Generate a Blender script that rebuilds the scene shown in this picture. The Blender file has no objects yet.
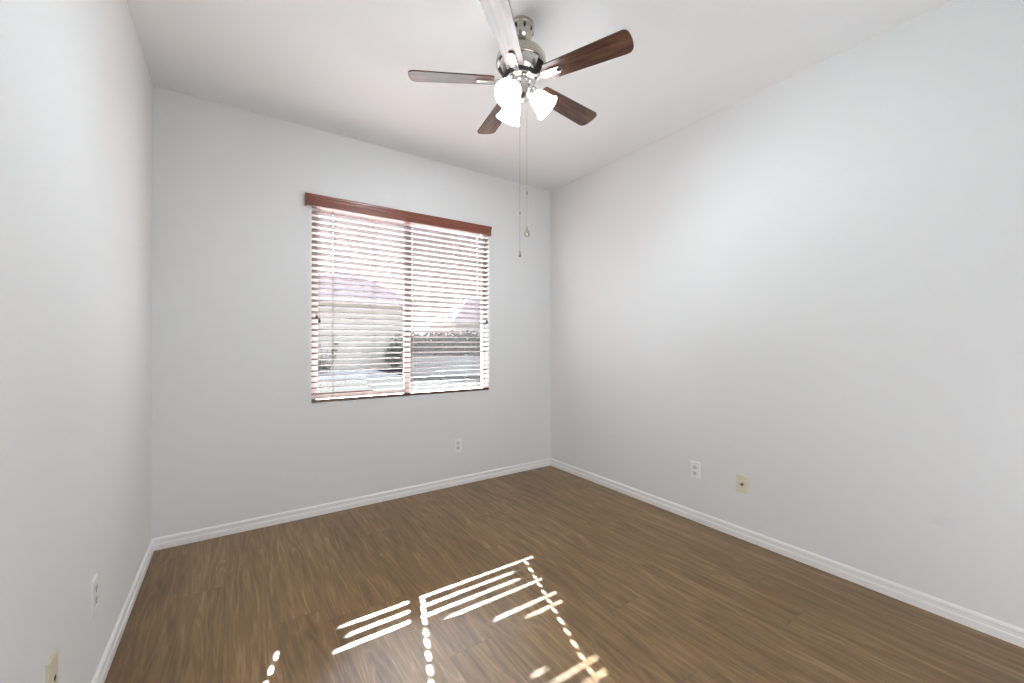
import bpy, bmesh, math, random
from mathutils import Vector, Matrix, noise

S = bpy.context.scene
COL = S.collection
R = math.radians

# ------------------------------------------------------------------ camera
W, H = 3.024, 2.74            # room width (x) and ceiling height; the window wall is y = 0
cam_d = bpy.data.cameras.new('camera')
cam = bpy.data.objects.new('camera', cam_d)
COL.objects.link(cam)
cam.location = (0.3931, -3.1905, 1.2191)
cam.rotation_euler = (R(90.226), 0, R(-34.1945))
cam_d.sensor_width = 36.0
cam_d.lens = 410.83 / 1024 * 36
cam_d.clip_start = 0.02
cam_d.clip_end = 500
S.camera = cam

# ------------------------------------------------------------------ sky, sun, lights, exposure
S.view_settings.view_transform = 'Standard'
S.view_settings.look = 'None'
S.view_settings.exposure = 0.07
S.view_settings.gamma = 1.0
S.view_settings.use_curve_mapping = False
S.cycles.use_denoising = True
S.cycles.max_bounces = 14
S.cycles.diffuse_bounces = 8
S.cycles.transparent_max_bounces = 16

wd = bpy.data.worlds.new('sky')
S.world = wd
wd.use_nodes = True
wn = wd.node_tree
wn.nodes.clear()
w_out = wn.nodes.new('ShaderNodeOutputWorld')
w_bg = wn.nodes.new('ShaderNodeBackground')
w_geo = wn.nodes.new('ShaderNodeTexCoord')
w_sep = wn.nodes.new('ShaderNodeSeparateXYZ')
w_ramp = wn.nodes.new('ShaderNodeValToRGB')
wn.links.new(w_geo.outputs['Generated'], w_sep.inputs[0])
wn.links.new(w_sep.outputs['Z'], w_ramp.inputs[0])
wn.links.new(w_ramp.outputs[0], w_bg.inputs[0])
wn.links.new(w_bg.outputs[0], w_out.inputs[0])
w_ramp.color_ramp.elements[0].position = 0.0
w_ramp.color_ramp.elements[0].color = (1.0, 0.95, 0.96, 1)
w_ramp.color_ramp.elements[1].position = 0.7
w_ramp.color_ramp.elements[1].color = (0.62, 0.74, 1.0, 1)
w_bg.inputs['Strength'].default_value = 2.4

sun_d = bpy.data.lights.new('sun', 'SUN')
sun_d.energy = 160.0
sun_d.angle = R(0.4)
sun_d.color = (0.97, 0.985, 1.0)
sun = bpy.data.objects.new('sun', sun_d)
COL.objects.link(sun)
sun.rotation_euler = Vector((0.335, 1.0, 0.62)).to_track_quat('Z', 'Y').to_euler()
sun.location = (8, 22, 16)
# bright hazy sky around the sun, lower and much wider than the disc
haze_d = bpy.data.lights.new('sun_haze', 'SUN')
haze_d.energy = 27.0
haze_d.angle = R(14)
haze_d.color = (0.93, 0.96, 1.0)
haze = bpy.data.objects.new('sun_haze', haze_d)
COL.objects.link(haze)
haze.rotation_euler = Vector((0.335, 1.0, 0.43)).to_track_quat('Z', 'Y').to_euler()
haze.location = (8, 22, 12)
# unseen hall lamp, added behind the camera to brighten the room
fill_d = bpy.data.lights.new('fill_light', 'AREA')
fill_d.shape = 'RECTANGLE'
fill_d.size, fill_d.size_y = 1.7, 0.9
fill_d.energy = 31.0
fill_d.color = (0.94, 0.98, 1.03)
fill = bpy.data.objects.new('fill_light', fill_d)
COL.objects.link(fill)
fill.location = (1.6, -4.35, 0.35)
fill.rotation_euler = (Vector(fill.location) - Vector((1.55, -1.2, 2.74))).to_track_quat('Z', 'Y').to_euler()

# ------------------------------------------------------------------ materials
def new_mat(name):
    m = bpy.data.materials.new(name)
    m.use_nodes = True
    nt = m.node_tree
    nt.nodes.clear()
    out = nt.nodes.new('ShaderNodeOutputMaterial')
    return m, nt, out

def N(nt, kind, **kw):
    n = nt.nodes.new(kind)
    for k, v in kw.items():
        if k in n.inputs:
            n.inputs[k].default_value = v
        else:
            setattr(n, k, v)
    return n

def basic(name, color, rough=0.5, metal=0.0, spec=0.5, bump=None, var=0.0, coat=0.0, emit=None, estr=0.0):
    m, nt, out = new_mat(name)
    b = nt.nodes.new('ShaderNodeBsdfPrincipled')
    b.inputs['Base Color'].default_value = (*color, 1)
    b.inputs['Roughness'].default_value = rough
    b.inputs['Metallic'].default_value = metal
    b.inputs['Specular IOR Level'].default_value = spec
    b.inputs['Coat Weight'].default_value = coat
    b.inputs['Coat Roughness'].default_value = 0.08
    if emit:
        b.inputs['Emission Color'].default_value = (*emit, 1)
        b.inputs['Emission Strength'].default_value = estr
    tc = nt.nodes.new('ShaderNodeTexCoord')
    if bump:
        sc, st, dist = bump
        nz = N(nt, 'ShaderNodeTexNoise', Scale=sc, Detail=3.0, Roughness=0.6)
        nt.links.new(tc.outputs['Object'], nz.inputs['Vector'])
        bp = N(nt, 'ShaderNodeBump', Strength=st, Distance=dist)
        nt.links.new(nz.outputs['Fac'], bp.inputs['Height'])
        nt.links.new(bp.outputs[0], b.inputs['Normal'])
    if var:
        nz2 = N(nt, 'ShaderNodeTexNoise', Scale=3.0, Detail=4.0)
        nt.links.new(tc.outputs['Object'], nz2.inputs['Vector'])
        mx = nt.nodes.new('ShaderNodeMix')
        mx.data_type = 'RGBA'
        mx.inputs[6].default_value = (*[c * (1 - var) for c in color], 1)
        mx.inputs[7].default_value = (*[min(1, c * (1 + var)) for c in color], 1)
        nt.links.new(nz2.outputs['Fac'], mx.inputs[0])
        nt.links.new(mx.outputs[2], b.inputs['Base Color'])
    nt.links.new(b.outputs[0], out.inputs[0])
    return m

def math_node(nt, op, a, b=None):
    n = nt.nodes.new('ShaderNodeMath')
    n.operation = op
    for i, v in enumerate((a, b)):
        if v is None:
            continue
        if isinstance(v, (int, float)):
            n.inputs[i].default_value = v
        else:
            nt.links.new(v, n.inputs[i])
    return n.outputs[0]

def ramp(nt, fac, stops):
    r = nt.nodes.new('ShaderNodeValToRGB')
    els = r.color_ramp.elements
    while len(els) < len(stops):
        els.new(0.5)
    for e, (p, c) in zip(els, stops):
        e.position = p
        e.color = (*c, 1)
    nt.links.new(fac, r.inputs[0])
    return r.outputs[0]

def floor_material():
    m, nt, out = new_mat('vinyl_plank')
    L = nt.links
    b = nt.nodes.new('ShaderNodeBsdfPrincipled')
    tc = nt.nodes.new('ShaderNodeTexCoord')
    sep = nt.nodes.new('ShaderNodeSeparateXYZ')
    L.new(tc.outputs['Object'], sep.inputs[0])
    x, y = sep.outputs['X'], sep.outputs['Y']
    PW, PL = 0.182, 1.22
    col = math_node(nt, 'FLOOR', math_node(nt, 'DIVIDE', x, PW))
    wn1 = N(nt, 'ShaderNodeTexWhiteNoise', noise_dimensions='1D')
    L.new(col, wn1.inputs['W'])
    ysh = math_node(nt, 'ADD', y, math_node(nt, 'MULTIPLY', wn1.outputs['Value'], PL * 3.7))
    row = math_node(nt, 'FLOOR', math_node(nt, 'DIVIDE', ysh, PL))
    cmb = nt.nodes.new('ShaderNodeCombineXYZ')
    L.new(col, cmb.inputs[0]); L.new(row, cmb.inputs[1])
    wn2 = N(nt, 'ShaderNodeTexWhiteNoise', noise_dimensions='2D')
    L.new(cmb.outputs[0], wn2.inputs['Vector'])
    rnd = wn2.outputs['Value']
    # seams
    fx = math_node(nt, 'FRACT', math_node(nt, 'DIVIDE', x, PW))
    fy = math_node(nt, 'FRACT', math_node(nt, 'DIVIDE', ysh, PL))
    ex = math_node(nt, 'MINIMUM', fx, math_node(nt, 'SUBTRACT', 1.0, fx))
    ey = math_node(nt, 'MINIMUM', fy, math_node(nt, 'SUBTRACT', 1.0, fy))
    sx = math_node(nt, 'LESS_THAN', ex, 0.006)
    sy = math_node(nt, 'LESS_THAN', ey, 0.0012)
    seam = math_node(nt, 'MAXIMUM', sx, sy)
    # grain space: shift each plank
    px = math_node(nt, 'ADD', x, math_node(nt, 'MULTIPLY', rnd, 13.7))
    py = math_node(nt, 'ADD', y, math_node(nt, 'MULTIPLY', rnd, 31.3))
    g = nt.nodes.new('ShaderNodeCombineXYZ')
    L.new(math_node(nt, 'MULTIPLY', px, 9.0), g.inputs[0])
    L.new(math_node(nt, 'MULTIPLY', py, 0.85), g.inputs[1])
    big = N(nt, 'ShaderNodeTexNoise', Scale=1.0, Detail=2.5, Roughness=0.5, Distortion=0.25)
    L.new(g.outputs[0], big.inputs['Vector'])
    rings = math_node(nt, 'FRACT', math_node(nt, 'MULTIPLY', big.outputs['Fac'], 10.0))
    rings = math_node(nt, 'ABSOLUTE', math_node(nt, 'SUBTRACT', rings, 0.5))     # 0 .. 0.5
    rings = math_node(nt, 'MULTIPLY', rings, 2.0)
    g2 = nt.nodes.new('ShaderNodeCombineXYZ')
    L.new(math_node(nt, 'MULTIPLY', px, 170.0), g2.inputs[0])
    L.new(math_node(nt, 'MULTIPLY', py, 7.0), g2.inputs[1])
    fine = N(nt, 'ShaderNodeTexNoise', Scale=1.0, Detail=4.0, Roughness=0.65)
    L.new(g2.outputs[0], fine.inputs['Vector'])
    g3 = nt.nodes.new('ShaderNodeCombineXYZ')
    L.new(math_node(nt, 'MULTIPLY', px, 22.0), g3.inputs[0])
    L.new(math_node(nt, 'MULTIPLY', py, 1.6), g3.inputs[1])
    mid = N(nt, 'ShaderNodeTexNoise', Scale=1.0, Detail=4.0, Roughness=0.6)
    L.new(g3.outputs[0], mid.inputs['Vector'])
    # tone
    t = math_node(nt, 'MULTIPLY', math_node(nt, 'SUBTRACT', mid.outputs['Fac'], 0.5), 1.15)
    t = math_node(nt, 'ADD', t, math_node(nt, 'MULTIPLY', math_node(nt, 'SUBTRACT', fine.outputs['Fac'], 0.5), 0.85))
    t = math_node(nt, 'ADD', t, math_node(nt, 'MULTIPLY', math_node(nt, 'SUBTRACT', math_node(nt, 'POWER', rings, 2.0), 0.33), 0.27))
    t = math_node(nt, 'ADD', t, math_node(nt, 'MULTIPLY', math_node(nt, 'SUBTRACT', rnd, 0.5), 0.16))
    t = math_node(nt, 'ADD', t, 0.5)
    colr = ramp(nt, t, [(0.0, FLOOR_COLS[0]), (0.35, FLOOR_COLS[1]), (0.65, FLOOR_COLS[2]), (1.0, FLOOR_COLS[3])])
    mx = nt.nodes.new('ShaderNodeMix'); mx.data_type = 'RGBA'
    L.new(math_node(nt, 'MULTIPLY', seam, 0.35), mx.inputs[0])
    L.new(colr, mx.inputs[6]); mx.inputs[7].default_value = (0.03, 0.02, 0.014, 1)
    L.new(mx.outputs[2], b.inputs['Base Color'])
    rg = math_node(nt, 'ADD', 0.33, math_node(nt, 'MULTIPLY', fine.outputs['Fac'], 0.12))
    L.new(rg, b.inputs['Roughness'])
    b.inputs['Specular IOR Level'].default_value = 0.6
    hgt = math_node(nt, 'SUBTRACT', math_node(nt, 'MULTIPLY', fine.outputs['Fac'], 0.5), seam)
    bp = N(nt, 'ShaderNodeBump', Strength=0.12, Distance=0.001)
    L.new(hgt, bp.inputs['Height']); L.new(bp.outputs[0], b.inputs['Normal'])
    L.new(b.outputs[0], out.inputs[0])
    return m

def wood(name, dark, light, axis_scale, rough=0.3, coat=0.0, contrast=1.0, spec=0.5, coat_rough=0.12):
    """streaky wood; axis_scale are the noise scales along object x, y, z"""
    m, nt, out = new_mat(name)
    L = nt.links
    b = nt.nodes.new('ShaderNodeBsdfPrincipled')
    tc = nt.nodes.new('ShaderNodeTexCoord')
    mp = nt.nodes.new('ShaderNodeMapping')
    mp.inputs['Scale'].default_value = axis_scale
    L.new(tc.outputs['Object'], mp.inputs['Vector'])
    nz = N(nt, 'ShaderNodeTexNoise', Scale=1.0, Detail=5.0, Roughness=0.6, Distortion=0.8)
    L.new(mp.outputs[0], nz.inputs['Vector'])
    lo, hi = 0.5 - 0.28 / contrast, 0.5 + 0.28 / contrast
    c = ramp(nt, nz.outputs['Fac'], [(lo, dark), (hi, light)])
    L.new(c, b.inputs['Base Color'])
    b.inputs['Roughness'].default_value = rough
    b.inputs['Coat Weight'].default_value = coat
    b.inputs['Coat Roughness'].default_value = coat_rough
    b.inputs['Specular IOR Level'].default_value = spec
    L.new(b.outputs[0], out.inputs[0])
    return m

def glass_material():
    m, nt, out = new_mat('window_glass')
    tr = nt.nodes.new('ShaderNodeBsdfTransparent')
    tr.inputs[0].default_value = (0.97, 0.98, 0.975, 1)
    gl = nt.nodes.new('ShaderNodeBsdfGlossy')
    gl.inputs['Roughness'].default_value = 0.0
    fr = nt.nodes.new('ShaderNodeFresnel')
    fr.inputs['IOR'].default_value = 1.3
    mx = nt.nodes.new('ShaderNodeMixShader')
    nt.links.new(fr.outputs[0], mx.inputs[0])
    nt.links.new(tr.outputs[0], mx.inputs[1])
    nt.links.new(gl.outputs[0], mx.inputs[2])
    nt.links.new(mx.outputs[0], out.inputs[0])
    return m

def screen_material():
    m, nt, out = new_mat('insect_mesh')
    tr = nt.nodes.new('ShaderNodeBsdfTransparent')
    df = nt.nodes.new('ShaderNodeBsdfDiffuse')
    df.inputs[0].default_value = (0.16, 0.16, 0.165, 1)
    mx = nt.nodes.new('ShaderNodeMixShader')
    mx.inputs[0].default_value = 0.20
    nt.links.new(tr.outputs[0], mx.inputs[1])
    nt.links.new(df.outputs[0], mx.inputs[2])
    nt.links.new(mx.outputs[0], out.inputs[0])
    return m

def shade_material():
    m, nt, out = new_mat('frosted_glass')
    b = nt.nodes.new('ShaderNodeBsdfPrincipled')
    b.inputs['Base Color'].default_value = (0.9, 0.9, 0.9, 1)
    b.inputs['Roughness'].default_value = 0.35
    b.inputs['Emission Color'].default_value = (0.97, 0.985, 1.0, 1)
    b.inputs['Emission Strength'].default_value = SHADE_EMIT
    nt.links.new(b.outputs[0], out.inputs[0])
    return m

FLOOR_COLS = [(0.066, 0.035, 0.010), (0.155, 0.088, 0.031), (0.225, 0.133, 0.050), (0.345, 0.228, 0.112)]
SHADE_EMIT = 9.0
BULB_EMIT = 1400.0

M = {}
M['wall'] = basic('wall_paint', (0.765, 0.77, 0.768), 0.75, spec=0.25, bump=(160.0, 0.10, 0.002))
def scuffed_wall():
    m = M['wall'].copy()
    m.name = 'wall_paint_scuffed'
    nt = m.node_tree
    b = [n for n in nt.nodes if n.type == 'BSDF_PRINCIPLED'][0]
    tc = [n for n in nt.nodes if n.type == 'TEX_COORD'][0]
    sep = nt.nodes.new('ShaderNodeSeparateXYZ')
    nt.links.new(tc.outputs['Object'], sep.inputs[0])
    dy = math_node(nt, 'ABSOLUTE', math_node(nt, 'ADD', sep.outputs['Y'], 2.752))
    dz = math_node(nt, 'ABSOLUTE', math_node(nt, 'SUBTRACT', sep.outputs['Z'], 0.421))
    d = math_node(nt, 'MAXIMUM', math_node(nt, 'DIVIDE', dy, 0.052), math_node(nt, 'DIVIDE', dz, 0.028))
    c = ramp(nt, d, [(0.55, (0.735, 0.74, 0.745)), (1.0, (0.765, 0.77, 0.768))])
    nt.links.new(c, b.inputs['Base Color'])
    return m
M['wall_scuffed'] = scuffed_wall()
M['ceiling'] = basic('ceiling_paint', (0.80, 0.802, 0.80), 0.85, spec=0.2, bump=(130.0, 0.12, 0.002))
M['trim'] = basic('trim_paint', (0.86, 0.855, 0.845), 0.35)
M['floor'] = floor_material()
M['cherry'] = wood('cherry_wood', (0.13, 0.034, 0.018), (0.27, 0.078, 0.042), (1.5, 60, 60), 0.3, coat=0.3)
M['slat'] = wood('slat_wood', (0.108, 0.085, 0.082), (0.155, 0.124, 0.120), (1.5, 40, 40), 0.6, spec=0.12)
M['rail'] = wood('rail_wood', (0.07, 0.022, 0.014), (0.16, 0.055, 0.035), (1.5, 60, 60), 0.35)
M['cord'] = basic('blind_cord', (0.20, 0.15, 0.12), 0.8)
M['tassel'] = wood('tassel_wood', (0.02, 0.008, 0.005), (0.05, 0.02, 0.013), (80, 80, 20), 0.4)
M['vinyl'] = basic('vinyl_frame', (0.82, 0.78, 0.76), 0.4)
M['glass'] = glass_material()
M['screen'] = screen_material()
M['nickel'] = basic('brushed_nickel', (0.52, 0.49, 0.43), 0.26, metal=1.0, bump=(220.0, 0.03, 0.001))
M['chrome'] = basic('polished_nickel', (0.78, 0.77, 0.75), 0.13, metal=1.0)
M['dark'] = basic('dark_metal', (0.025, 0.022, 0.02), 0.5, metal=0.4)
M['walnut'] = wood('walnut_veneer', (0.020, 0.008, 0.005), (0.165, 0.068, 0.038), (3.0, 34, 10), 0.3, coat=0.28, contrast=1.7, coat_rough=0.3)
M['shade'] = shade_material()
M['bulb'] = basic('lit_bulb', (1, 1, 1), 0.4, emit=(0.91, 0.965, 1.02), estr=BULB_EMIT)
M['plate_white'] = basic('white_plastic', (0.84, 0.84, 0.83), 0.32)
M['plate_grey'] = basic('outlet_face', (0.66, 0.66, 0.66), 0.32)
M['plate_almond'] = basic('almond_plastic', (0.73, 0.69, 0.55), 0.35)
M['slot'] = basic('socket_slot', (0.03, 0.03, 0.03), 0.6)
M['brass'] = basic('coax_metal', (0.10, 0.08, 0.05), 0.4, metal=0.6)
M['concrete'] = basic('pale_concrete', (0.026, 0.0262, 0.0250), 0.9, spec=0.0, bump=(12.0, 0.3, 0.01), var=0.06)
M['bounce'] = basic('bounce_white', (0.70, 0.735, 0.76), 0.9, bump=(12.0, 0.3, 0.01), var=0.05)
M['lightened'] = basic('lightened_shadow', (0.42, 0.40, 0.36), 0.9, spec=0.0, var=0.05)  # pale colour offsets the darkness of the house's shadow
M['asphalt'] = basic('street_asphalt', (0.2, 0.2, 0.195), 0.9, var=0.08)
M['stucco'] = basic('tan_stucco', (0.50, 0.465, 0.41), 0.9, bump=(30.0, 0.3, 0.01), var=0.04)
M['stucco2'] = basic('pale_stucco', (0.55, 0.51, 0.48), 0.9, bump=(30.0, 0.3, 0.01), var=0.04)
M['tile'] = basic('clay_roof_tile', (0.47, 0.38, 0.37), 0.8, bump=(9.0, 0.5, 0.05), var=0.15)
M['fascia'] = basic('fascia_paint', (0.6, 0.56, 0.53), 0.7)
M['leaf'] = basic('leaf_green', (0.10, 0.115, 0.075), 0.6, var=0.35)
M['leaf_pale'] = basic('leaf_grey_green', (0.11, 0.12, 0.085), 0.7, var=0.3)
M['leaf_dark'] = basic('leaf_dusky', (0.048, 0.044, 0.040), 0.8, spec=0.1, var=0.3)
M['bark'] = basic('bark', (0.10, 0.08, 0.06), 0.9)
M['greywood'] = wood('weathered_wood', (0.13, 0.128, 0.126), (0.21, 0.208, 0.204), (14, 14, 1.2), 0.8)
M['pole'] = basic('grey_pole', (0.35, 0.33, 0.32), 0.7)

# ------------------------------------------------------------------ mesh helpers
def add_box(bm, x0, x1, y0, y1, z0, z1):
    v = [bm.verts.new(p) for p in ((x0, y0, z0), (x1, y0, z0), (x1, y1, z0), (x0, y1, z0),
                                   (x0, y0, z1), (x1, y0, z1), (x1, y1, z1), (x0, y1, z1))]
    for f in ((3, 2, 1, 0), (4, 5, 6, 7), (0, 1, 5, 4), (1, 2, 6, 5), (2, 3, 7, 6), (3, 0, 4, 7)):
        bm.faces.new([v[i] for i in f])
    return v

def add_lathe(bm, prof, seg=40, mat=None, close=False):
    """revolve (radius, z) points about z; mat moves the result"""
    rings = []
    for r, z in prof:
        if r < 1e-6:
            rings.append([bm.verts.new((0, 0, z))])
        else:
            rings.append([bm.verts.new((r * math.cos(2 * math.pi * i / seg), r * math.sin(2 * math.pi * i / seg), z)) for i in range(seg)])
    pairs = list(zip(rings, rings[1:]))
    if close:
        pairs.append((rings[-1], rings[0]))
    for a, b in pairs:
        for i in range(seg):
            j = (i + 1) % seg
            if len(a) == 1 and len(b) == 1:
                continue
            if len(a) == 1:
                bm.faces.new((a[0], b[j], b[i]))
            elif len(b) == 1:
                bm.faces.new((a[i], a[j], b[0]))
            else:
                bm.faces.new((a[i], a[j], b[j], b[i]))
    vs = [v for r_ in rings for v in r_]
    if mat is not None:
        bmesh.ops.transform(bm, matrix=mat, verts=vs)
    return vs

def add_tube(bm, pts, rad, seg=10, cap=True):
    pts = [Vector(p) for p in pts]
    rads = rad if isinstance(rad, (list, tuple)) else [rad] * len(pts)
    rings = []
    up0 = None
    for i, p in enumerate(pts):
        a = pts[max(i - 1, 0)]; b = pts[min(i + 1, len(pts) - 1)]
        t = (b - a).normalized()
        if up0 is None:
            up0 = t.orthogonal().normalized()
        u = (up0 - t * up0.dot(t)).normalized()
        up0 = u
        w = t.cross(u)
        rings.append([bm.verts.new(p + (u * math.cos(2 * math.pi * k / seg) + w * math.sin(2 * math.pi * k / seg)) * rads[i]) for k in range(seg)])
    for a, b in zip(rings, rings[1:]):
        for k in range(seg):
            j = (k + 1) % seg
            bm.faces.new((a[k], a[j], b[j], b[k]))
    if cap:
        bm.faces.new(rings[0][::-1]); bm.faces.new(rings[-1])
    return [v for r_ in rings for v in r_]

def add_prism(bm, outline, z0, z1):
    """extrude a closed (x, y) outline from z0 to z1"""
    a = [bm.verts.new((x, y, z0)) for x, y in outline]
    b = [bm.verts.new((x, y, z1)) for x, y in outline]
    n = len(outline)
    bm.faces.new(a[::-1]); bm.faces.new(b)
    for i in range(n):
        j = (i + 1) % n
        bm.faces.new((a[i], a[j], b[j], b[i]))
    return a + b

def bevel(bm, w, seg=2):
    bmesh.ops.bevel(bm, geom=[e for e in bm.edges], offset=w, segments=seg, profile=0.5, affect='EDGES', clamp_overlap=True)

def obj(name, bm, mat, parent=None, smooth=False, loc=None, rot=None):
    bmesh.ops.recalc_face_normals(bm, faces=bm.faces)
    me = bpy.data.meshes.new(name)
    bm.to_mesh(me); bm.free()
    me.materials.append(mat)
    if smooth:
        for p in me.polygons:
            p.use_smooth = True
        try:
            me.set_sharp_from_angle(angle=R(38))
        except Exception:
            pass
    o = bpy.data.objects.new(name, me)
    COL.objects.link(o)
    if parent is not None:
        o.parent = parent
    if loc is not None:
        o.location = loc
    if rot is not None:
        o.rotation_euler = rot
    return o

def tag(o, label=None, cat=None, group=None, kind=None):
    if label: o['label'] = label
    if cat: o['category'] = cat
    if group: o['group'] = group
    if kind: o['kind'] = kind
    return o

def empty(name, loc, rot=(0, 0, 0), parent=None):
    o = bpy.data.objects.new(name, None)
    o.empty_display_size = 0.1
    COL.objects.link(o)
    o.location = loc
    o.rotation_euler = rot
    if parent is not None:
        o.parent = parent
    return o

def structure(name, bm, mat, label, parent=None, smooth=False):
    o = obj(name, bm, mat, parent, smooth)
    tag(o, label, 'structure' if parent is None else None, kind='structure')
    return o

# ------------------------------------------------------------------ room shell
WX0, WX1, WZ0, WZ1 = 0.8515, 2.3145, 0.795, 2.235     # window opening
WT = 0.16                                             # wall thickness
OX0, OX1, OZ = 0.95, 2.90, 2.10
HY = -5.6
YN = -3.62                                            # near end of the room

bm = bmesh.new(); add_box(bm, -WT, W + WT, HY - WT, 0.0, -0.12, 0.0)
structure('floor', bm, M['floor'], 'brown wood grain plank floor running towards the window')
bm = bmesh.new(); add_box(bm, -WT, W + WT, HY - WT, WT, H, H + 0.12)
structure('ceiling', bm, M['ceiling'], 'white painted flat ceiling')
bm = bmesh.new(); add_box(bm, -WT, 0, YN, 0.0, 0, H)
structure('wall_left', bm, M['wall'], 'white wall on the left with two wall plates')
bm = bmesh.new(); add_box(bm, W, W + WT, YN, 0.0, 0, H)
structure('wall_right', bm, M['wall_scuffed'], 'plain white wall on the right with two wall plates')
# near wall with a wide opening added for the hall light, and the hall light's added shell
bm = bmesh.new()
add_box(bm, -WT, OX0, YN - WT, YN, 0, H)
add_box(bm, OX1, W + WT, YN - WT, YN, 0, H)
add_box(bm, OX0, OX1, YN - WT, YN, OZ, H)
structure('wall_near', bm, M['wall'], 'white wall at the near end of the room with an added wide opening')
bm = bmesh.new()
add_box(bm, -WT, 0, HY, YN - WT, 0, H)
add_box(bm, W, W + WT, HY, YN - WT, 0, H)
add_box(bm, -WT, W + WT, HY - WT, HY, 0, H)
structure('wall_fill', bm, M['wall'], 'added white walls around the hall behind the opening')
bm = bmesh.new()
xs = [-WT, WX0, WX1, W + WT]; zs = [-0.12, WZ0, WZ1, H]
for i in range(3):
    for k in range(3):
        if i == 1 and k == 1:
            continue
        add_box(bm, xs[i], xs[i + 1], 0, WT, zs[k], zs[k + 1])
bmesh.ops.remove_doubles(bm, verts=bm.verts, dist=1e-5)
seen = {}
for f in list(bm.faces):
    key = tuple(sorted((round(v.co.x, 4), round(v.co.y, 4), round(v.co.z, 4)) for v in f.verts))
    seen.setdefault(key, []).append(f)
bmesh.ops.delete(bm, geom=[f for fs in seen.values() if len(fs) > 1 for f in fs], context='FACES_ONLY')
structure('wall_far', bm, M['wall'], 'white wall holding the window with the wooden blind')

# baseboards: moulded profile (distance from wall, height)
BB = [(0, 0), (0.014, 0), (0.014, 0.030), (0.0125, 0.034), (0.0095, 0.036), (0.0090, 0.050), (0.0105, 0.053), (0.0105, 0.060), (0.0075, 0.066), (0.0035, 0.070), (0, 0.070)]
def baseboard(name, p0, p1, nrm, label, m0, m1):
    """m0/m1: mitre (+1 shortens the end by the profile's depth)"""
    d = (Vector(p1) - Vector(p0)).normalized()
    n = Vector(nrm)
    bm = bmesh.new()
    a = [bm.verts.new(Vector(p0) + n * t + d * (t * m0) + Vector((0, 0, z))) for t, z in BB]
    b = [bm.verts.new(Vector(p1) + n * t - d * (t * m1) + Vector((0, 0, z))) for t, z in BB]
    k = len(BB)
    bm.faces.new(a); bm.faces.new(b[::-1])
    for i in range(k):
        j = (i + 1) % k
        bm.faces.new((a[i], b[i], b[j], a[j]))
    structure(name, bm, M['trim'], label)
baseboard('baseboard_far', (0, 0, 0), (W, 0, 0), (0, -1, 0), 'white moulded baseboard under the window', 1, 1)
baseboard('baseboard_left', (0, 0, 0), (0, YN, 0), (1, 0, 0), 'white moulded baseboard along the left wall', 1, 0)
baseboard('baseboard_right', (W, 0, 0), (W, YN, 0), (-1, 0, 0), 'white moulded baseboard along the right wall', 1, 0)

# ------------------------------------------------------------------ window (two vinyl sashes, glass, screen)
win = empty('window_1', ((WX0 + WX1) / 2, 0.11, WZ0))
tag(win, 'white vinyl sliding window behind the wooden blind', 'structure', kind='structure')
def wpart(name, bm, mat, smooth=False, parent=None):
    o = obj(name, bm, mat, parent or win, smooth)
    if parent is None:
        o.location = (-win.location.x, -win.location.y, -win.location.z)
    return o
def ring(bm, x0, x1, z0, z1, w, y0, y1):
    add_box(bm, x0, x0 + w, y0, y1, z0, z1)
    add_box(bm, x1 - w, x1, y0, y1, z0, z1)
    add_box(bm, x0 + w, x1 - w, y0, y1, z0, z0 + w)
    add_box(bm, x0 + w, x1 - w, y0, y1, z1 - w, z1)
MX0, MX1 = 1.552, 1.604
bm = bmesh.new(); ring(bm, WX0, WX1, WZ0, WZ1, 0.018, 0.080, 0.125)
wpart('window_frame', bm, M['vinyl'])
bm = bmesh.new(); ring(bm, WX0 + 0.018, MX1, WZ0 + 0.018, WZ1 - 0.018, 0.036, 0.082, 0.100)
add_box(bm, MX0, MX1 - 0.036, 0.082, 0.100, WZ0 + 0.054, WZ1 - 0.054)
wpart('sash', bm, M['vinyl'])
bm = bmesh.new(); add_box(bm, WX0 + 0.052, MX0 + 0.002, 0.089, 0.093, WZ0 + 0.052, WZ1 - 0.052)
wpart('glass_pane', bm, M['glass'])
bm = bmesh.new(); add_box(bm, MX1 - 0.03, WX1 - 0.017, 0.106, 0.110, WZ0 + 0.017, WZ1 - 0.017)
wpart('glass_pane', bm, M['glass'])
bm = bmesh.new()
v = [bm.verts.new(p) for p in ((MX1 - 0.03, 0.122, WZ0 + 0.017), (WX1 - 0.017, 0.122, WZ0 + 0.017), (WX1 - 0.017, 0.122, WZ1 - 0.017), (MX1 - 0.03, 0.122, WZ1 - 0.017))]
bm.faces.new(v)
wpart('insect_screen', bm, M['screen'])

# ------------------------------------------------------------------ wooden venetian blind
blind = empty('window_blind', ((WX0 + WX1) / 2, 0.03, WZ0))
tag(blind, 'cherry wood venetian blind with open slats hanging in the window', 'blind')
def bpart(name, bm, mat, smooth=False, parent=None):
    o = obj(name, bm, mat, parent or blind, smooth)
    if parent is None:
        o.location = (-blind.location.x, -blind.location.y, -blind.location.z)
    return o

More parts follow.
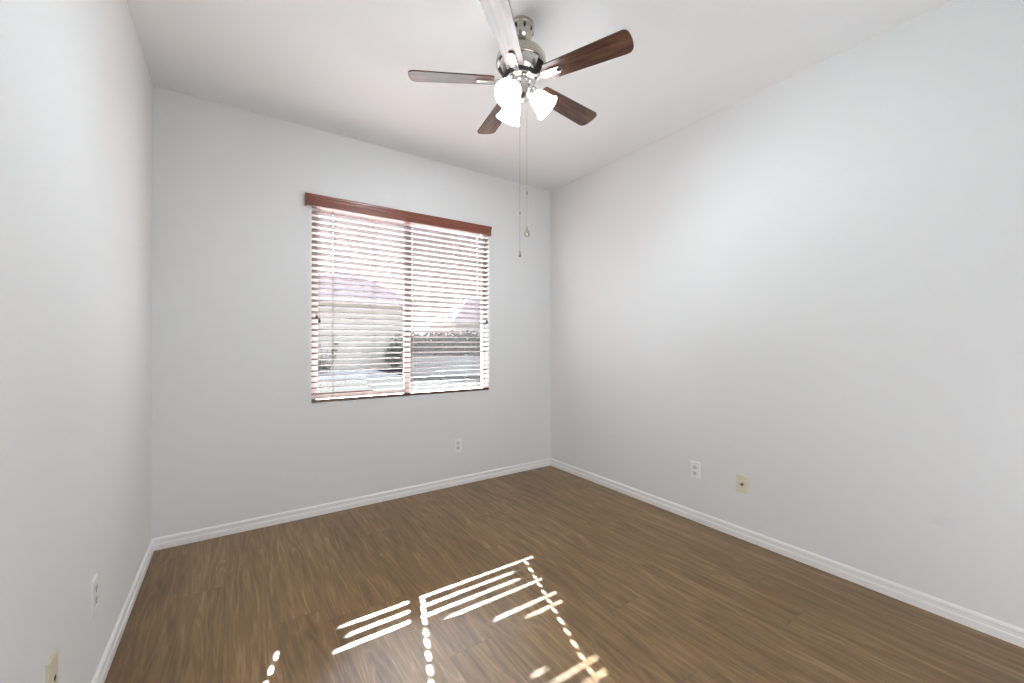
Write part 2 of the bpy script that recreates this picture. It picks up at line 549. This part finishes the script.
# valance: stepped moulding with returns at both ends
VP = [(0.0, 2.183), (0.013, 2.183), (0.016, 2.187), (0.016, 2.196), (0.013, 2.200), (0.013, 2.222), (0.017, 2.227), (0.019, 2.240), (0.025, 2.246), (0.026, 2.258), (0.022, 2.262), (0.0, 2.262)]
bm = bmesh.new()
VX0, VX1, VY = 0.806, 2.311, -0.022
a = [bm.verts.new((VX0, VY - t, z)) for t, z in VP]
b = [bm.verts.new((VX1, VY - t, z)) for t, z in VP]
bm.faces.new(a); bm.faces.new(b[::-1])
for i in range(len(VP)):
    j = (i + 1) % len(VP)
    bm.faces.new((a[i], b[i], b[j], a[j]))
for xx in (VX0, VX1 - 0.012):
    add_box(bm, xx, xx + 0.012, VY, 0.0, 2.183, 2.262)
bpart('valance', bm, M['cherry'], smooth=False)
bm = bmesh.new(); add_box(bm, WX0 + 0.006, WX1 - 0.006, 0.004, 0.056, 2.190, 2.230)
bpart('headrail', bm, M['cherry'])

SX0, SX1 = WX0 + 0.005, WX1 - 0.005
CORDS = [0.998, 1.288, 1.600, 1.889, 2.206]          # ladder cords
HOLES = [0.998, 1.600, 2.206]                        # the lift cords run through routed holes
HW, HD = 0.0065, 0.0140                              # half width and half depth of a hole
SD, ST = 0.0255, 0.0032                              # half depth and thickness of a slat
YC = 0.032
PITCH = 0.042
ZB = 0.855                                           # lowest slat
NS = 32
rng = random.Random(4)
HI, LO = 13.4, 4.6                                   # usual tilt, and the tilt where a slat hangs slack
# stretches where a slat hangs slack: slat number -> (from x, to x)
SLACK = {0: (1.25, 2.31), 1: (1.22, 2.10), 2: (1.17, 2.24), 3: (1.72, 2.24), 4: (1.88, 2.31), 5: (1.88, 2.31), 6: (2.07, 2.31),
         9: (1.93, 2.02), 10: (1.95, 2.31), 11: (2.02, 2.31), 12: (2.14, 2.31)}
def tilt_at(k, x, jit):
    t = HI + jit
    if k in SLACK:
        a, b = SLACK[k]
        f = max(0.0, min(1.0, (x - a + 0.03) / 0.10)) * max(0.0, min(1.0, (b + 0.02 - x) / 0.03))
        t += (LO - t) * f
    return t
bm = bmesh.new()
def slat(bm, k, zc, jit):
    def P(x, s, t):
        th = R(tilt_at(k, x, jit))
        crown = 0.0008 * (1 - (s / SD) ** 2)
        return (x, YC + s * math.cos(th) + t * math.sin(th), zc - s * math.sin(th) + (t + crown) * math.cos(th))
    def strip(x0, x1, s0, s1, n, k):
        g = []
        for i in range(n + 1):
            x = x0 + (x1 - x0) * i / n
            rows = []
            for j in range(k + 1):
                s = s0 + (s1 - s0) * j / k
                rows.append((bm.verts.new(P(x, s, ST / 2)), bm.verts.new(P(x, s, -ST / 2))))
            g.append(rows)
        for i in range(n):
            for j in range(k):
                bm.faces.new((g[i][j][0], g[i + 1][j][0], g[i + 1][j + 1][0], g[i][j + 1][0]))
                bm.faces.new((g[i][j][1], g[i][j + 1][1], g[i + 1][j + 1][1], g[i + 1][j][1]))
            bm.faces.new((g[i][0][0], g[i][0][1], g[i + 1][0][1], g[i + 1][0][0]))
            bm.faces.new((g[i][k][0], g[i + 1][k][0], g[i + 1][k][1], g[i][k][1]))
        for e in (0, n):
            for j in range(k):
                bm.faces.new((g[e][j][0], g[e][j + 1][0], g[e][j + 1][1], g[e][j][1]))
    x = SX0
    m = 30 if k in SLACK else 2
    for h in HOLES:
        strip(x, h - HW, -SD, SD, m, 4)
        strip(h - HW, h + HW, -SD, -HD, 1, 1)
        strip(h - HW, h + HW, HD, SD, 1, 1)
        x = h + HW
    strip(x, SX1, -SD, SD, max(1, m // 3), 4)
slat_z = []
for k in range(NS):
    zc = ZB + PITCH * k - (0.0045 if k >= 4 else 0.0)
    slat(bm, k, zc, rng.uniform(-0.35, 0.35) + (1.3 if k == 3 else 0.0))
    slat_z.append(zc)
so = bpart('slats', bm, M['slat'])
bm = bmesh.new(); add_box(bm, SX0, SX1, YC - 0.025, YC + 0.025, WZ0 + 0.0035, 0.8180)
bevel(bm, 0.002, 2)
bpart('bottom_rail', bm, M['rail'])
for cx in CORDS:
    bm = bmesh.new()
    for yy in (YC - SD - 0.0022, YC + SD + 0.0022):
        add_tube(bm, [(cx, yy, WZ0 + 0.016), (cx, yy, 2.192)], 0.0009, 6)
    for zc in slat_z:
        add_tube(bm, [(cx + 0.003, YC - SD - 0.0022, zc - 0.0035 + 0.0055), (cx + 0.003, YC + SD + 0.0022, zc - 0.0035 - 0.0055)], 0.0006, 5)
    bpart('ladder_cord', bm, M['cord'])
for cx in HOLES:
    bm = bmesh.new(); add_tube(bm, [(cx, YC, WZ0 + 0.015), (cx, YC, 2.192)], 0.0009, 6)
    bpart('lift_cord', bm, M['cord'])
# hanging pull cords with wooden tassels in front of the slats
def pull_cord(x, zend, ztop=2.195):
    bm = bmesh.new(); add_tube(bm, [(x, -0.006, ztop), (x, -0.006, zend)], 0.0009, 6)
    c = bpart('pull_cord', bm, M['cord'])
    bm = bmesh.new()
    add_lathe(bm, [(0, 0.004), (0.004, 0.004), (0.0055, 0), (0.0072, -0.008), (0.0092, -0.020), (0.0092, -0.027), (0.006, -0.031), (0, -0.031)], 16, Matrix.Translation((x, -0.0085, zend)))
    obj('tassel', bm, M['tassel'], c, smooth=True)
pull_cord(0.884, 1.418)
pull_cord(0.901, 1.393)
pull_cord(2.281, 1.425)
bm = bmesh.new()
add_box(bm, 2.258, 2.284, -0.010, 0.002, 2.133, 2.142)
add_tube(bm, [(2.271, -0.008, 2.138), (2.271, -0.008, 2.10)], 0.003, 8)
bpart('cord_lock', bm, M['cord'])

# ------------------------------------------------------------------ ceiling fan
FX, FY = 1.531, -1.593
fan = empty('ceiling_fan', (FX, FY, H))
tag(fan, 'brushed nickel ceiling fan with five walnut blades and three lit shades', 'ceiling fan')
def fpart(name, bm, mat, smooth=True, parent=None, z=0.0, rot=0.0):
    o = obj(name, bm, mat, parent or fan, smooth)
    if parent is None:
        o.location = (0, 0, z)
        o.rotation_euler = (0, 0, rot)
    return o
# canopy with slotted holes
bm = bmesh.new()
add_lathe(bm, [(0, 0), (0.062, 0), (0.063, -0.004), (0.063, -0.016), (0.0605, -0.019), (0.060, -0.026), (0.0585, -0.038), (0.054, -0.052), (0.046, -0.065), (0.036, -0.076), (0.027, -0.083), (0.022, -0.085), (0.021, -0.080), (0, -0.080)], 48)
can = fpart('canopy', bm, M['nickel'])
for k in range(9):
    t = 2 * math.pi * k / 9 + 0.2
    c, s = math.cos(t), math.sin(t)
    bm = bmesh.new()
    add_lathe(bm, [(0, 0.0012), (0.0055, 0.0012), (0.0055, -0.002), (0, -0.002)], 14,
              Matrix.Translation((c * 0.0587, s * 0.0587, -0.0365)) @ Vector((c, s, -0.18)).to_track_quat('Z', 'Y').to_matrix().to_4x4() @ Matrix.Diagonal((1.0, 2.0, 1.0, 1)))
    obj('vent_slot', bm, M['dark'], can, smooth=False)
bm = bmesh.new()
add_lathe(bm, [(0, -0.080), (0.017, -0.082), (0.021, -0.090), (0.017, -0.099), (0.0115, -0.102), (0.0115, -0.125), (0, -0.125)], 24)
fpart('downrod', bm, M['dark'])
# motor housing: dome, waist band and a ring of slanted chrome panels over a dark core
bm = bmesh.new()
add_lathe(bm, [(0, -0.112), (0.024, -0.112), (0.030, -0.118), (0.056, -0.121), (0.084, -0.129), (0.105, -0.143), (0.117, -0.162), (0.120, -0.180), (0.119, -0.194), (0.115, -0.199), (0.112, -0.201), (0.112, -0.197), (0, -0.197)], 64)
mot = fpart('motor_housing', bm, M['nickel'])
bm = bmesh.new()
add_lathe(bm, [(0.0, -0.198), (0.100, -0.198), (0.096, -0.215), (0.078, -0.245), (0.070, -0.258), (0, -0.258)], 40)
obj('motor_core', bm, M['dark'], mot, smooth=True)
for k in range(5):
    bm = bmesh.new()
    t0 = 2 * math.pi * k / 5 + R(6.6 + 36) - R(21)
    n = 8
    rows = []
    for i in range(n + 1):
        t = t0 + R(42) * i / n
        c, s = math.cos(t), math.sin(t)
        rows.append([bm.verts.new((r * c, r * s, z)) for r, z in ((0.112, -0.198), (0.111, -0.208), (0.094, -0.240), (0.086, -0.249), (0.082, -0.247), (0.090, -0.236), (0.104, -0.206))])
    for i in range(n):
        for j in range(7):
            bm.faces.new((rows[i][j], rows[i + 1][j], rows[i + 1][(j + 1) % 7], rows[i][(j + 1) % 7]))
    bm.faces.new(rows[0]); bm.faces.new(rows[-1][::-1])
    obj('housing_panel', bm, M['chrome'], mot, smooth=True)
# hub plate and switch housing
bm = bmesh.new()
add_lathe(bm, [(0, -0.256), (0.066, -0.256), (0.070, -0.260), (0.070, -0.266), (0.064, -0.270), (0.054, -0.272), (0.053, -0.278), (0.056, -0.284), (0.056, -0.312), (0.050, -0.322), (0.046, -0.330), (0.048, -0.336), (0.044, -0.346), (0.030, -0.354), (0.014, -0.358), (0.012, -0.366), (0.008, -0.372), (0, -0.374)], 40)
fpart('switch_housing', bm, M['chrome'])

ZBL = -0.270
PITCH_B = R(-11.5)
def blade_outline():
    x0, x1, w0, w1 = 0.128, 0.530, 0.0445, 0.0575
    def tip(yn, sgn):                                  # bowed end with eased corners
        return x1 - 0.012 * yn * yn
    side = []
    n = 12
    ra, rb = 0.016, 0.020                              # corner radii of the two tip corners
    lo = [(x0, -w0 + 0.012), (x0 + 0.004, -w0 + 0.004), (x0 + 0.012, -w0)]
    hi = [(x, -y) for x, y in reversed(lo)]
    def edge(f, r):
        return x0 + 0.012 + (x1 - 0.016 - r - x0 - 0.012) * f, w0 + (w1 - w0) * f
    a = [(edge(i / n, ra)[0], -edge(i / n, ra)[1]) for i in range(1, n + 1)]
    b = [edge(i / n, rb) for i in range(n, 0, -1)]
    def corner(r, sgn):
        p0 = Vector((x1 - 0.016 - r, sgn * w1)); p1 = Vector((x1 - 0.0150, sgn * w1))
        y2 = w1 - r
        p2 = Vector((tip(y2 / w1, 1), sgn * y2))
        return [tuple(p0 * (1 - t) ** 2 + p1 * 2 * t * (1 - t) + p2 * t * t) for t in [i / 9 for i in range(1, 10)]]
    ca = corner(ra, -1)
    cb = corner(rb, 1)[::-1]
    ya, yb = -(w1 - ra), w1 - rb
    mid = []
    for i in range(1, 9):
        y = ya + (yb - ya) * i / 9
        mid.append((tip(y / w1, 1), y))
    return lo + a + ca + mid + cb + b + hi
for k in range(5):
    ang = R(6.6 + 72 * k)
    bm = bmesh.new()
    vs = add_prism(bm, blade_outline(), -0.003, 0.003)
    bl = fpart('blade', bm, M['walnut'], smooth=False)
    bl.location = (0, 0, ZBL)
    bl.rotation_euler = Matrix.Rotation(ang, 4, 'Z').to_euler()
    bl.matrix_local = Matrix.Translation((0, 0, ZBL)) @ Matrix.Rotation(ang, 4, 'Z') @ Matrix.Rotation(PITCH_B, 4, 'X')
    # iron: a long rounded tongue under the blade, running in to the hub
    bm = bmesh.new()
    out = []
    for x, w in ((0.052, 0.011), (0.075, 0.010), (0.100, 0.011), (0.118, 0.0155), (0.135, 0.0175), (0.180, 0.0165), (0.200, 0.0155)):
        out.append((x, -w))
    for i in range(1, 9):
        t = -math.pi / 2 + math.pi * i / 9
        out.append((0.200 + 0.0145 * math.cos(t), 0.0155 * math.sin(t)))
    for x, w in reversed(((0.052, 0.011), (0.075, 0.010), (0.100, 0.011), (0.118, 0.0155), (0.135, 0.0175), (0.180, 0.0165), (0.200, 0.0155))):
        out.append((x, w))
    add_prism(bm, out, -0.0115, -0.0032)
    for v in bm.verts:
        if v.co.x < 0.11:
            v.co.z += (0.11 - v.co.x) * 0.45
    bevel(bm, 0.0018, 2)
    iron = obj('blade_iron', bm, M['chrome'], bl, smooth=True)

# light kit: three arms with frosted bell shades
for k, deg in enumerate((-34, 86, 206)):
    a = R(deg)
    c, s = math.cos(a), math.sin(a)
    bm = bmesh.new()
    arc = [(0.040, -0.318), (0.050, -0.314), (0.057, -0.316), (0.060, -0.323), (0.058, -0.330)]
    add_tube(bm, [(r * c, r * s, z) for r, z in arc], [0.009, 0.009, 0.009, 0.010, 0.010], 12)
    d = Vector((c * 0.72, s * 0.72, -0.70)).normalized()
    base = Vector((c * 0.047, s * 0.047, -0.319))
    Q = Matrix.Translation(base) @ d.to_track_quat('Z', 'Y').to_matrix().to_4x4()
    add_lathe(bm, [(0, -0.004), (0.014, -0.004), (0.024, 0.003), (0.027, 0.010), (0.027, 0.022), (0.024, 0.024), (0, 0.024)], 28, Q)
    arm = fpart('lamp_arm', bm, M['chrome'])
    bm = bmesh.new()
    outer = [(0.024, 0.016), (0.027, 0.022), (0.034, 0.030), (0.040, 0.042), (0.044, 0.056), (0.047, 0.072), (0.050, 0.086), (0.055, 0.099), (0.0625, 0.111)]
    inner = [(r - 0.003, z) for r, z in reversed(outer)]
    add_lathe(bm, outer + [(0.062, 0.1125)] + inner, 44, Q, close=True)
    sh = fpart('lamp_shade', bm, M['shade'])
    sh['label'] = 'frosted white glass bell shade, lit'
    bm = bmesh.new()
    add_lathe(bm, [(0, 0.022), (0.010, 0.024), (0.012, 0.034), (0.019, 0.048), (0.023, 0.062), (0.020, 0.076), (0.012, 0.084), (0, 0.087)], 20, Q)
    obj('bulb', bm, M['bulb'], sh, smooth=True)

# pull chains with end weights
Rt = Vector((0.827, -0.562, 0))
def chain(off, ztop, zjoint, zend, big):
    p = Rt * off
    bm = bmesh.new()
    add_tube(bm, [(p.x, p.y, ztop), (p.x, p.y, zend)], 0.0009, 6)
    add_lathe(bm, [(0, 0.008), (0.0028, 0.006), (0.0032, 0), (0.0028, -0.006), (0, -0.008)], 12, Matrix.Translation((p.x, p.y, zjoint)))
    ch = fpart('pull_chain', bm, M['nickel'])
    bm = bmesh.new()
    if big:
        pr = [(0, 0.012), (0.003, 0.010), (0.004, 0.0), (0.008, -0.010), (0.0125, -0.022), (0.0125, -0.030), (0.008, -0.037), (0, -0.039)]
    else:
        pr = [(0, 0.006), (0.003, 0.004), (0.004, -0.006), (0.0065, -0.014), (0.0065, -0.020), (0.003, -0.024), (0, -0.025)]
    add_lathe(bm, pr, 18, Matrix.Translation((p.x, p.y, zend)))
    obj('pendant', bm, M['nickel'], ch, smooth=True)
chain(-0.006, -0.345, 1.842 - H, 1.655 - H, False)
chain(0.028, -0.335, 1.937 - H, 1.765 - H, True)

# ------------------------------------------------------------------ wall plates
def outlet(name, loc, rotz, label, body, kind, group=None):
    """local frame: x along the wall, y out of the wall, z up"""
    t = empty(name, loc, (0, 0, rotz))
    tag(t, label, 'outlet' if kind == 'duplex' else 'wall plate', group)
    PWd, PHt = (0.070, 0.115) if kind != 'coax' else (0.074, 0.107)
    bm = bmesh.new()
    add_box(bm, -PWd / 2, PWd / 2, 0.0, 0.0065, -PHt / 2, PHt / 2)
    bmesh.ops.bevel(bm, geom=[e for e in bm.edges if all(v.co.y > 0.003 for v in e.verts)], offset=0.003, segments=2, affect='EDGES')
    obj('cover_plate', bm, body, t)
    if kind == 'duplex':
        for zz in (0.0195, -0.0195):
            bm = bmesh.new()
            out = []
            for i in range(28):
                a = 2 * math.pi * i / 28
                out.append((max(-0.0145, min(0.0145, 0.0175 * math.cos(a))), 0.0140 * math.sin(a) + zz))
            vs = add_prism(bm, out, 0.0, 0.0085)
            for v in vs:
                v.co = (v.co.x, v.co.z, v.co.y)
            r = obj('receptacle', bm, M['plate_grey'], t)
            for sx, hh in ((-0.0063, 0.0080), (0.0063, 0.0065)):
                bm = bmesh.new(); add_box(bm, sx - 0.0013, sx + 0.0013, 0.006, 0.0090, zz + 0.003 - hh / 2, zz + 0.003 + hh / 2)
                obj('slot', bm, M['slot'], r)
            bm = bmesh.new()
            add_lathe(bm, [(0, 0), (0.0026, 0), (0.0026, 0.003), (0, 0.003)], 12, Matrix.Translation((0, 0.006, zz - 0.0075)) @ Matrix.Rotation(R(-90), 4, 'X'))
            obj('slot', bm, M['slot'], r)
        bm = bmesh.new()
        add_lathe(bm, [(0, 0), (0.003, 0), (0.003, 0.0015), (0, 0.002)], 12, Matrix.Translation((0, 0.006, 0)) @ Matrix.Rotation(R(-90), 4, 'X'))
        obj('screw', bm, body, t)
    elif kind == 'coax':
        bm = bmesh.new()
        add_lathe(bm, [(0, 0), (0.0075, 0), (0.0075, 0.003), (0.0048, 0.003), (0.0048, 0.011), (0.002, 0.011), (0, 0.009)], 6 * 4, Matrix.Translation((0, 0.006, 0)) @ Matrix.Rotation(R(-90), 4, 'X'))
        obj('coax_jack', bm, M['brass'], t)
        for zz in (0.042, -0.042):
            bm = bmesh.new()
            add_lathe(bm, [(0, 0), (0.003, 0), (0.003, 0.0015), (0, 0.002)], 12, Matrix.Translation((0, 0.006, zz)) @ Matrix.Rotation(R(-90), 4, 'X'))
            obj('screw', bm, body, t)
    else:                                                  # phone plate with a square jack
        bm = bmesh.new()
        add_box(bm, -0.0095, 0.0095, 0.004, 0.0085, -0.011, 0.011)
        obj('jack_bezel', bm, body, t)
        bm = bmesh.new()
        add_box(bm, -0.006, 0.006, 0.006, 0.0092, -0.006, 0.005)
        add_box(bm, -0.003, 0.003, 0.006, 0.0092, -0.009, -0.005)
        obj('phone_jack', bm, M['slot'], t)
        for zz in (0.042, -0.042):
            bm = bmesh.new()
            add_lathe(bm, [(0, 0), (0.003, 0), (0.003, 0.0015), (0, 0.002)], 12, Matrix.Translation((0, 0.006, zz)) @ Matrix.Rotation(R(-90), 4, 'X'))
            obj('screw', bm, body, t)
    return t
outlet('wall_outlet', (1.995, 0, 0.340), R(180), 'small white outlet on the window wall below the blind', M['plate_white'], 'duplex')
outlet('wall_outlet', (W, -1.561, 0.348), R(90), 'white outlet on the right wall beside the almond plate', M['plate_white'], 'duplex')
outlet('coax_plate', (W, -1.877, 0.341), R(90), 'almond cable plate on the right wall with a dark centre jack', M['plate_almond'], 'coax')
outlet('wall_outlet', (0, -1.222, 0.358), R(-90), 'white outlet on the left wall above the baseboard', M['plate_white'], 'duplex')
outlet('phone_plate', (0, -1.620, 0.341), R(-90), 'almond phone plate on the left wall at the bottom of the frame', M['plate_almond'], 'phone')

# ------------------------------------------------------------------ outdoors
GZ = -0.15
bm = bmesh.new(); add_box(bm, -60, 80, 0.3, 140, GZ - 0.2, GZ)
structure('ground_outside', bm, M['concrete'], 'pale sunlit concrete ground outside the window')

bm = bmesh.new(); add_box(bm, -4, 8, WT, 6.0, GZ, GZ + 0.06)  # added slab, bounces sun up through the slats onto the ceiling
structure('bounce_slab', bm, M['bounce'], 'added white patio just outside the window')

bm = bmesh.new(); add_box(bm, -9, 6.2, 13.3, 19.7, GZ, GZ + 0.03)  # added strip, sized to the house's shadow to lighten it
structure('lightened_strip', bm, M['lightened'], 'added walk in front of the house across the street')

def hip_house(name, x0, x1, y0, y1, ze, zr, wall, label, chim=None, over=0.5):
    t = empty(name, ((x0 + x1) / 2, (y0 + y1) / 2, GZ))
    tag(t, label, 'house')
    off = (-t.location.x, -t.location.y, -t.location.z)
    def p(nm, bm, mat, parent=None):
        o = obj(nm, bm, mat, parent or t)
        if parent is None: o.location = off
        return o
    bm = bmesh.new(); add_box(bm, x0, x1, y0, y1, GZ, ze)
    p('house_walls', bm, wall)
    bm = bmesh.new()
    X0, X1, Y0, Y1 = x0 - over, x1 + over, y0 - over, y1 + over
    half = (Y1 - Y0) / 2
    ym = (Y0 + Y1) / 2
    lo = [bm.verts.new(q) for q in ((X0, Y0, ze), (X1, Y0, ze), (X1, Y1, ze), (X0, Y1, ze))]
    rg = [bm.verts.new((X0 + half, ym, zr)), bm.verts.new((X1 - half, ym, zr))]
    bm.faces.new(lo[::-1])
    bm.faces.new((lo[0], lo[1], rg[1], rg[0])); bm.faces.new((lo[2], lo[3], rg[0], rg[1]))
    bm.faces.new((lo[1], lo[2], rg[1])); bm.faces.new((lo[3], lo[0], rg[0]))
    rf = p('roof', bm, M['tile'])
    bm = bmesh.new()
    add_box(bm, X0, X1, Y0 - 0.04, Y0, ze - 0.18, ze + 0.02)
    add_box(bm, X0 - 0.04, X0, Y0, Y1, ze - 0.18, ze + 0.02)
    add_box(bm, X1, X1 + 0.04, Y0, Y1, ze - 0.18, ze + 0.02)
    obj('fascia', bm, M['fascia'], rf)
    return t
hip_house('neighbor_house', -6.0, 8.6, 19.7, 23.5, 3.5, 5.05, M['stucco'], 'tan stucco house across the street seen through the left sash')
hip_house('neighbor_house', 13.6, 30.0, 23.5, 28.0, 2.75, 4.8, M['stucco2'], 'pale house with a tiled roof behind the hedge seen through the right sash')

def leafy(bm, c, rad, n, size, rng, flat=1.0):
    for _ in range(n):
        while True:
            q = Vector((rng.uniform(-1, 1), rng.uniform(-1, 1), rng.uniform(-1, 1)))
            if q.length < 1: break
        q = q * (0.6 + 0.4 * q.length)
        p = Vector(c) + Vector((q.x * rad[0], q.y * rad[1], q.z * rad[2]))
        d = Vector((rng.uniform(-1, 1), rng.uniform(-1, 1), rng.uniform(-0.4, 1))).normalized()
        u = d.orthogonal().normalized()
        w = d.cross(u)
        l = size * rng.uniform(0.6, 1.3)
        a = [p - u * l, p - w * l * 0.45 + d * l * 0.15, p + u * l, p + w * l * 0.45 + d * l * 0.15]
        bm.faces.new([bm.verts.new(v) for v in a])

def at_pixel(px, py_base):
    """ground point seen at this pixel of the 1024 x 683 frame"""
    mw = Matrix.Rotation(R(-34.1945), 4, 'Z')
    d = mw.to_3x3() @ Vector(((px - 512) / 410.83, 1.0, 0))
    dist = (1.2191 - GZ) * 410.83 / (py_base - 340.0)
    return Vector((0.3931, -3.1905, 0)) + d * dist + Vector((0, 0, GZ))

rg_ = random.Random(11)
# low bush with thin upright stems
c = at_pixel(319, 371)
t = empty('shrub', c); tag(t, 'low grey green bush with thin bare stems at the left of the window view', 'shrub')
bm = bmesh.new(); leafy(bm, (0, 0, 0.30), (0.50, 0.4, 0.30), 420, 0.06, rg_)
obj('foliage', bm, M['leaf_pale'], t)
bm = bmesh.new()
for _ in range(11):
    x = rg_.uniform(-0.35, 0.8)
    add_tube(bm, [(x * 0.4, 0, 0.02), (x * 0.7, rg_.uniform(-.1, .1), 0.5), (x, rg_.uniform(-.2, .2), rg_.uniform(0.8, 1.35))], [0.016, 0.012, 0.006], 5)
obj('stems', bm, M['bark'], t)
for _ in range(14):
    bm = bmesh.new()
    leafy(bm, (rg_.uniform(-0.35, 0.95), 0, rg_.uniform(0.55, 1.35)), (0.10, 0.1, 0.05), 10, 0.06, rg_)
    obj('sprig', bm, M['leaf'], t)
# clipped bush by the house
c = at_pixel(391, 364.5); c.y = min(c.y, 18.9)
t = empty('shrub', c); tag(t, 'dark rounded bush against the tan house beside the middle of the window', 'shrub')
bm = bmesh.new()
leafy(bm, (0, 0, 0.75), (0.62, 0.5, 0.72), 900, 0.075, rg_)
leafy(bm, (0.15, 0, 1.55), (0.35, 0.35, 0.5), 130, 0.07, rg_)
obj('foliage', bm, M['leaf'], t)
bm = bmesh.new()
for _ in range(7):
    x = rg_.uniform(-0.3, 0.4)
    add_tube(bm, [(x * 0.3, 0, 0), (x, rg_.uniform(-.2, .2), rg_.uniform(1.2, 1.9))], [0.03, 0.01], 6)
obj('stems', bm, M['bark'], t)
# hedge behind a grey board fence
p0, p1 = at_pixel(402, 373.5), at_pixel(500, 373.5)
fd = (p1 - p0); fl = fd.length; fa = math.atan2(fd.y, fd.x)
t = empty('board_fence', p0, (0, 0, fa)); tag(t, 'weathered grey board fence in front of the dark hedge', 'fence')
bm = bmesh.new()
x = 0.0
while x < fl:
    w = 0.14
    hgt = 0.86 + rg_.uniform(-0.015, 0.015)
    add_box(bm, x, x + w - 0.012, 0, 0.022, 0.03, hgt)
    x += w
obj('boards', bm, M['greywood'], t)
bm = bmesh.new()
for zz in (0.2, 0.65):
    add_box(bm, 0, fl, 0.022, 0.065, zz, zz + 0.09)
obj('rails', bm, M['greywood'], t)
x = 0.4
while x < fl:
    bm = bmesh.new(); add_box(bm, x - 0.05, x + 0.05, 0.065, 0.165, 0.0, 0.9)
    obj('post', bm, M['greywood'], t)
    x += 2.2
h0 = p0 + Vector((-math.sin(fa), math.cos(fa), 0)) * 0.95
t = empty('hedge', h0, (0, 0, fa)); tag(t, 'long dark hedge behind the grey board fence outside the window', 'hedge')
bm = bmesh.new()
nseg = 26
for i in range(nseg):
    leafy(bm, (fl * (i + 0.5) / nseg, 0, 0.95), (fl / nseg * 1.1, 0.55, 0.92 + 0.06 * rg_.random()), 330, 0.10, rg_)
obj('foliage', bm, M['leaf_dark'], t)
bm = bmesh.new()
for i in range(nseg):
    xx = fl * (i + 0.5) / nseg
    add_tube(bm, [(xx, 0, 0), (xx + 0.05, 0.05, 0.8), (xx - 0.05, 0, 1.5)], [0.05, 0.04, 0.02], 6)
obj('trunks', bm, M['bark'], t)

# utility pole with a crossarm, far behind the second house
mw = Matrix.Rotation(R(-34.1945), 4, 'Z').to_3x3()
pp = Vector((0.3931, -3.1905, 0)) + mw @ Vector(((459 - 512) / 410.83, 1.0, 0)) * 44 + Vector((0, 0, GZ))
t = empty('utility_pole', pp); tag(t, 'tall grey utility pole rising behind the roofs in the right sash', 'pole')
bm = bmesh.new(); add_tube(bm, [(0, 0, 0), (0, 0, 12.0)], [0.14, 0.09], 10)
obj('pole_shaft', bm, M['pole'], t)
bm = bmesh.new(); add_box(bm, -0.75, 0.75, -0.05, 0.05, 11.2, 11.32)
obj('crossarm', bm, M['pole'], t)
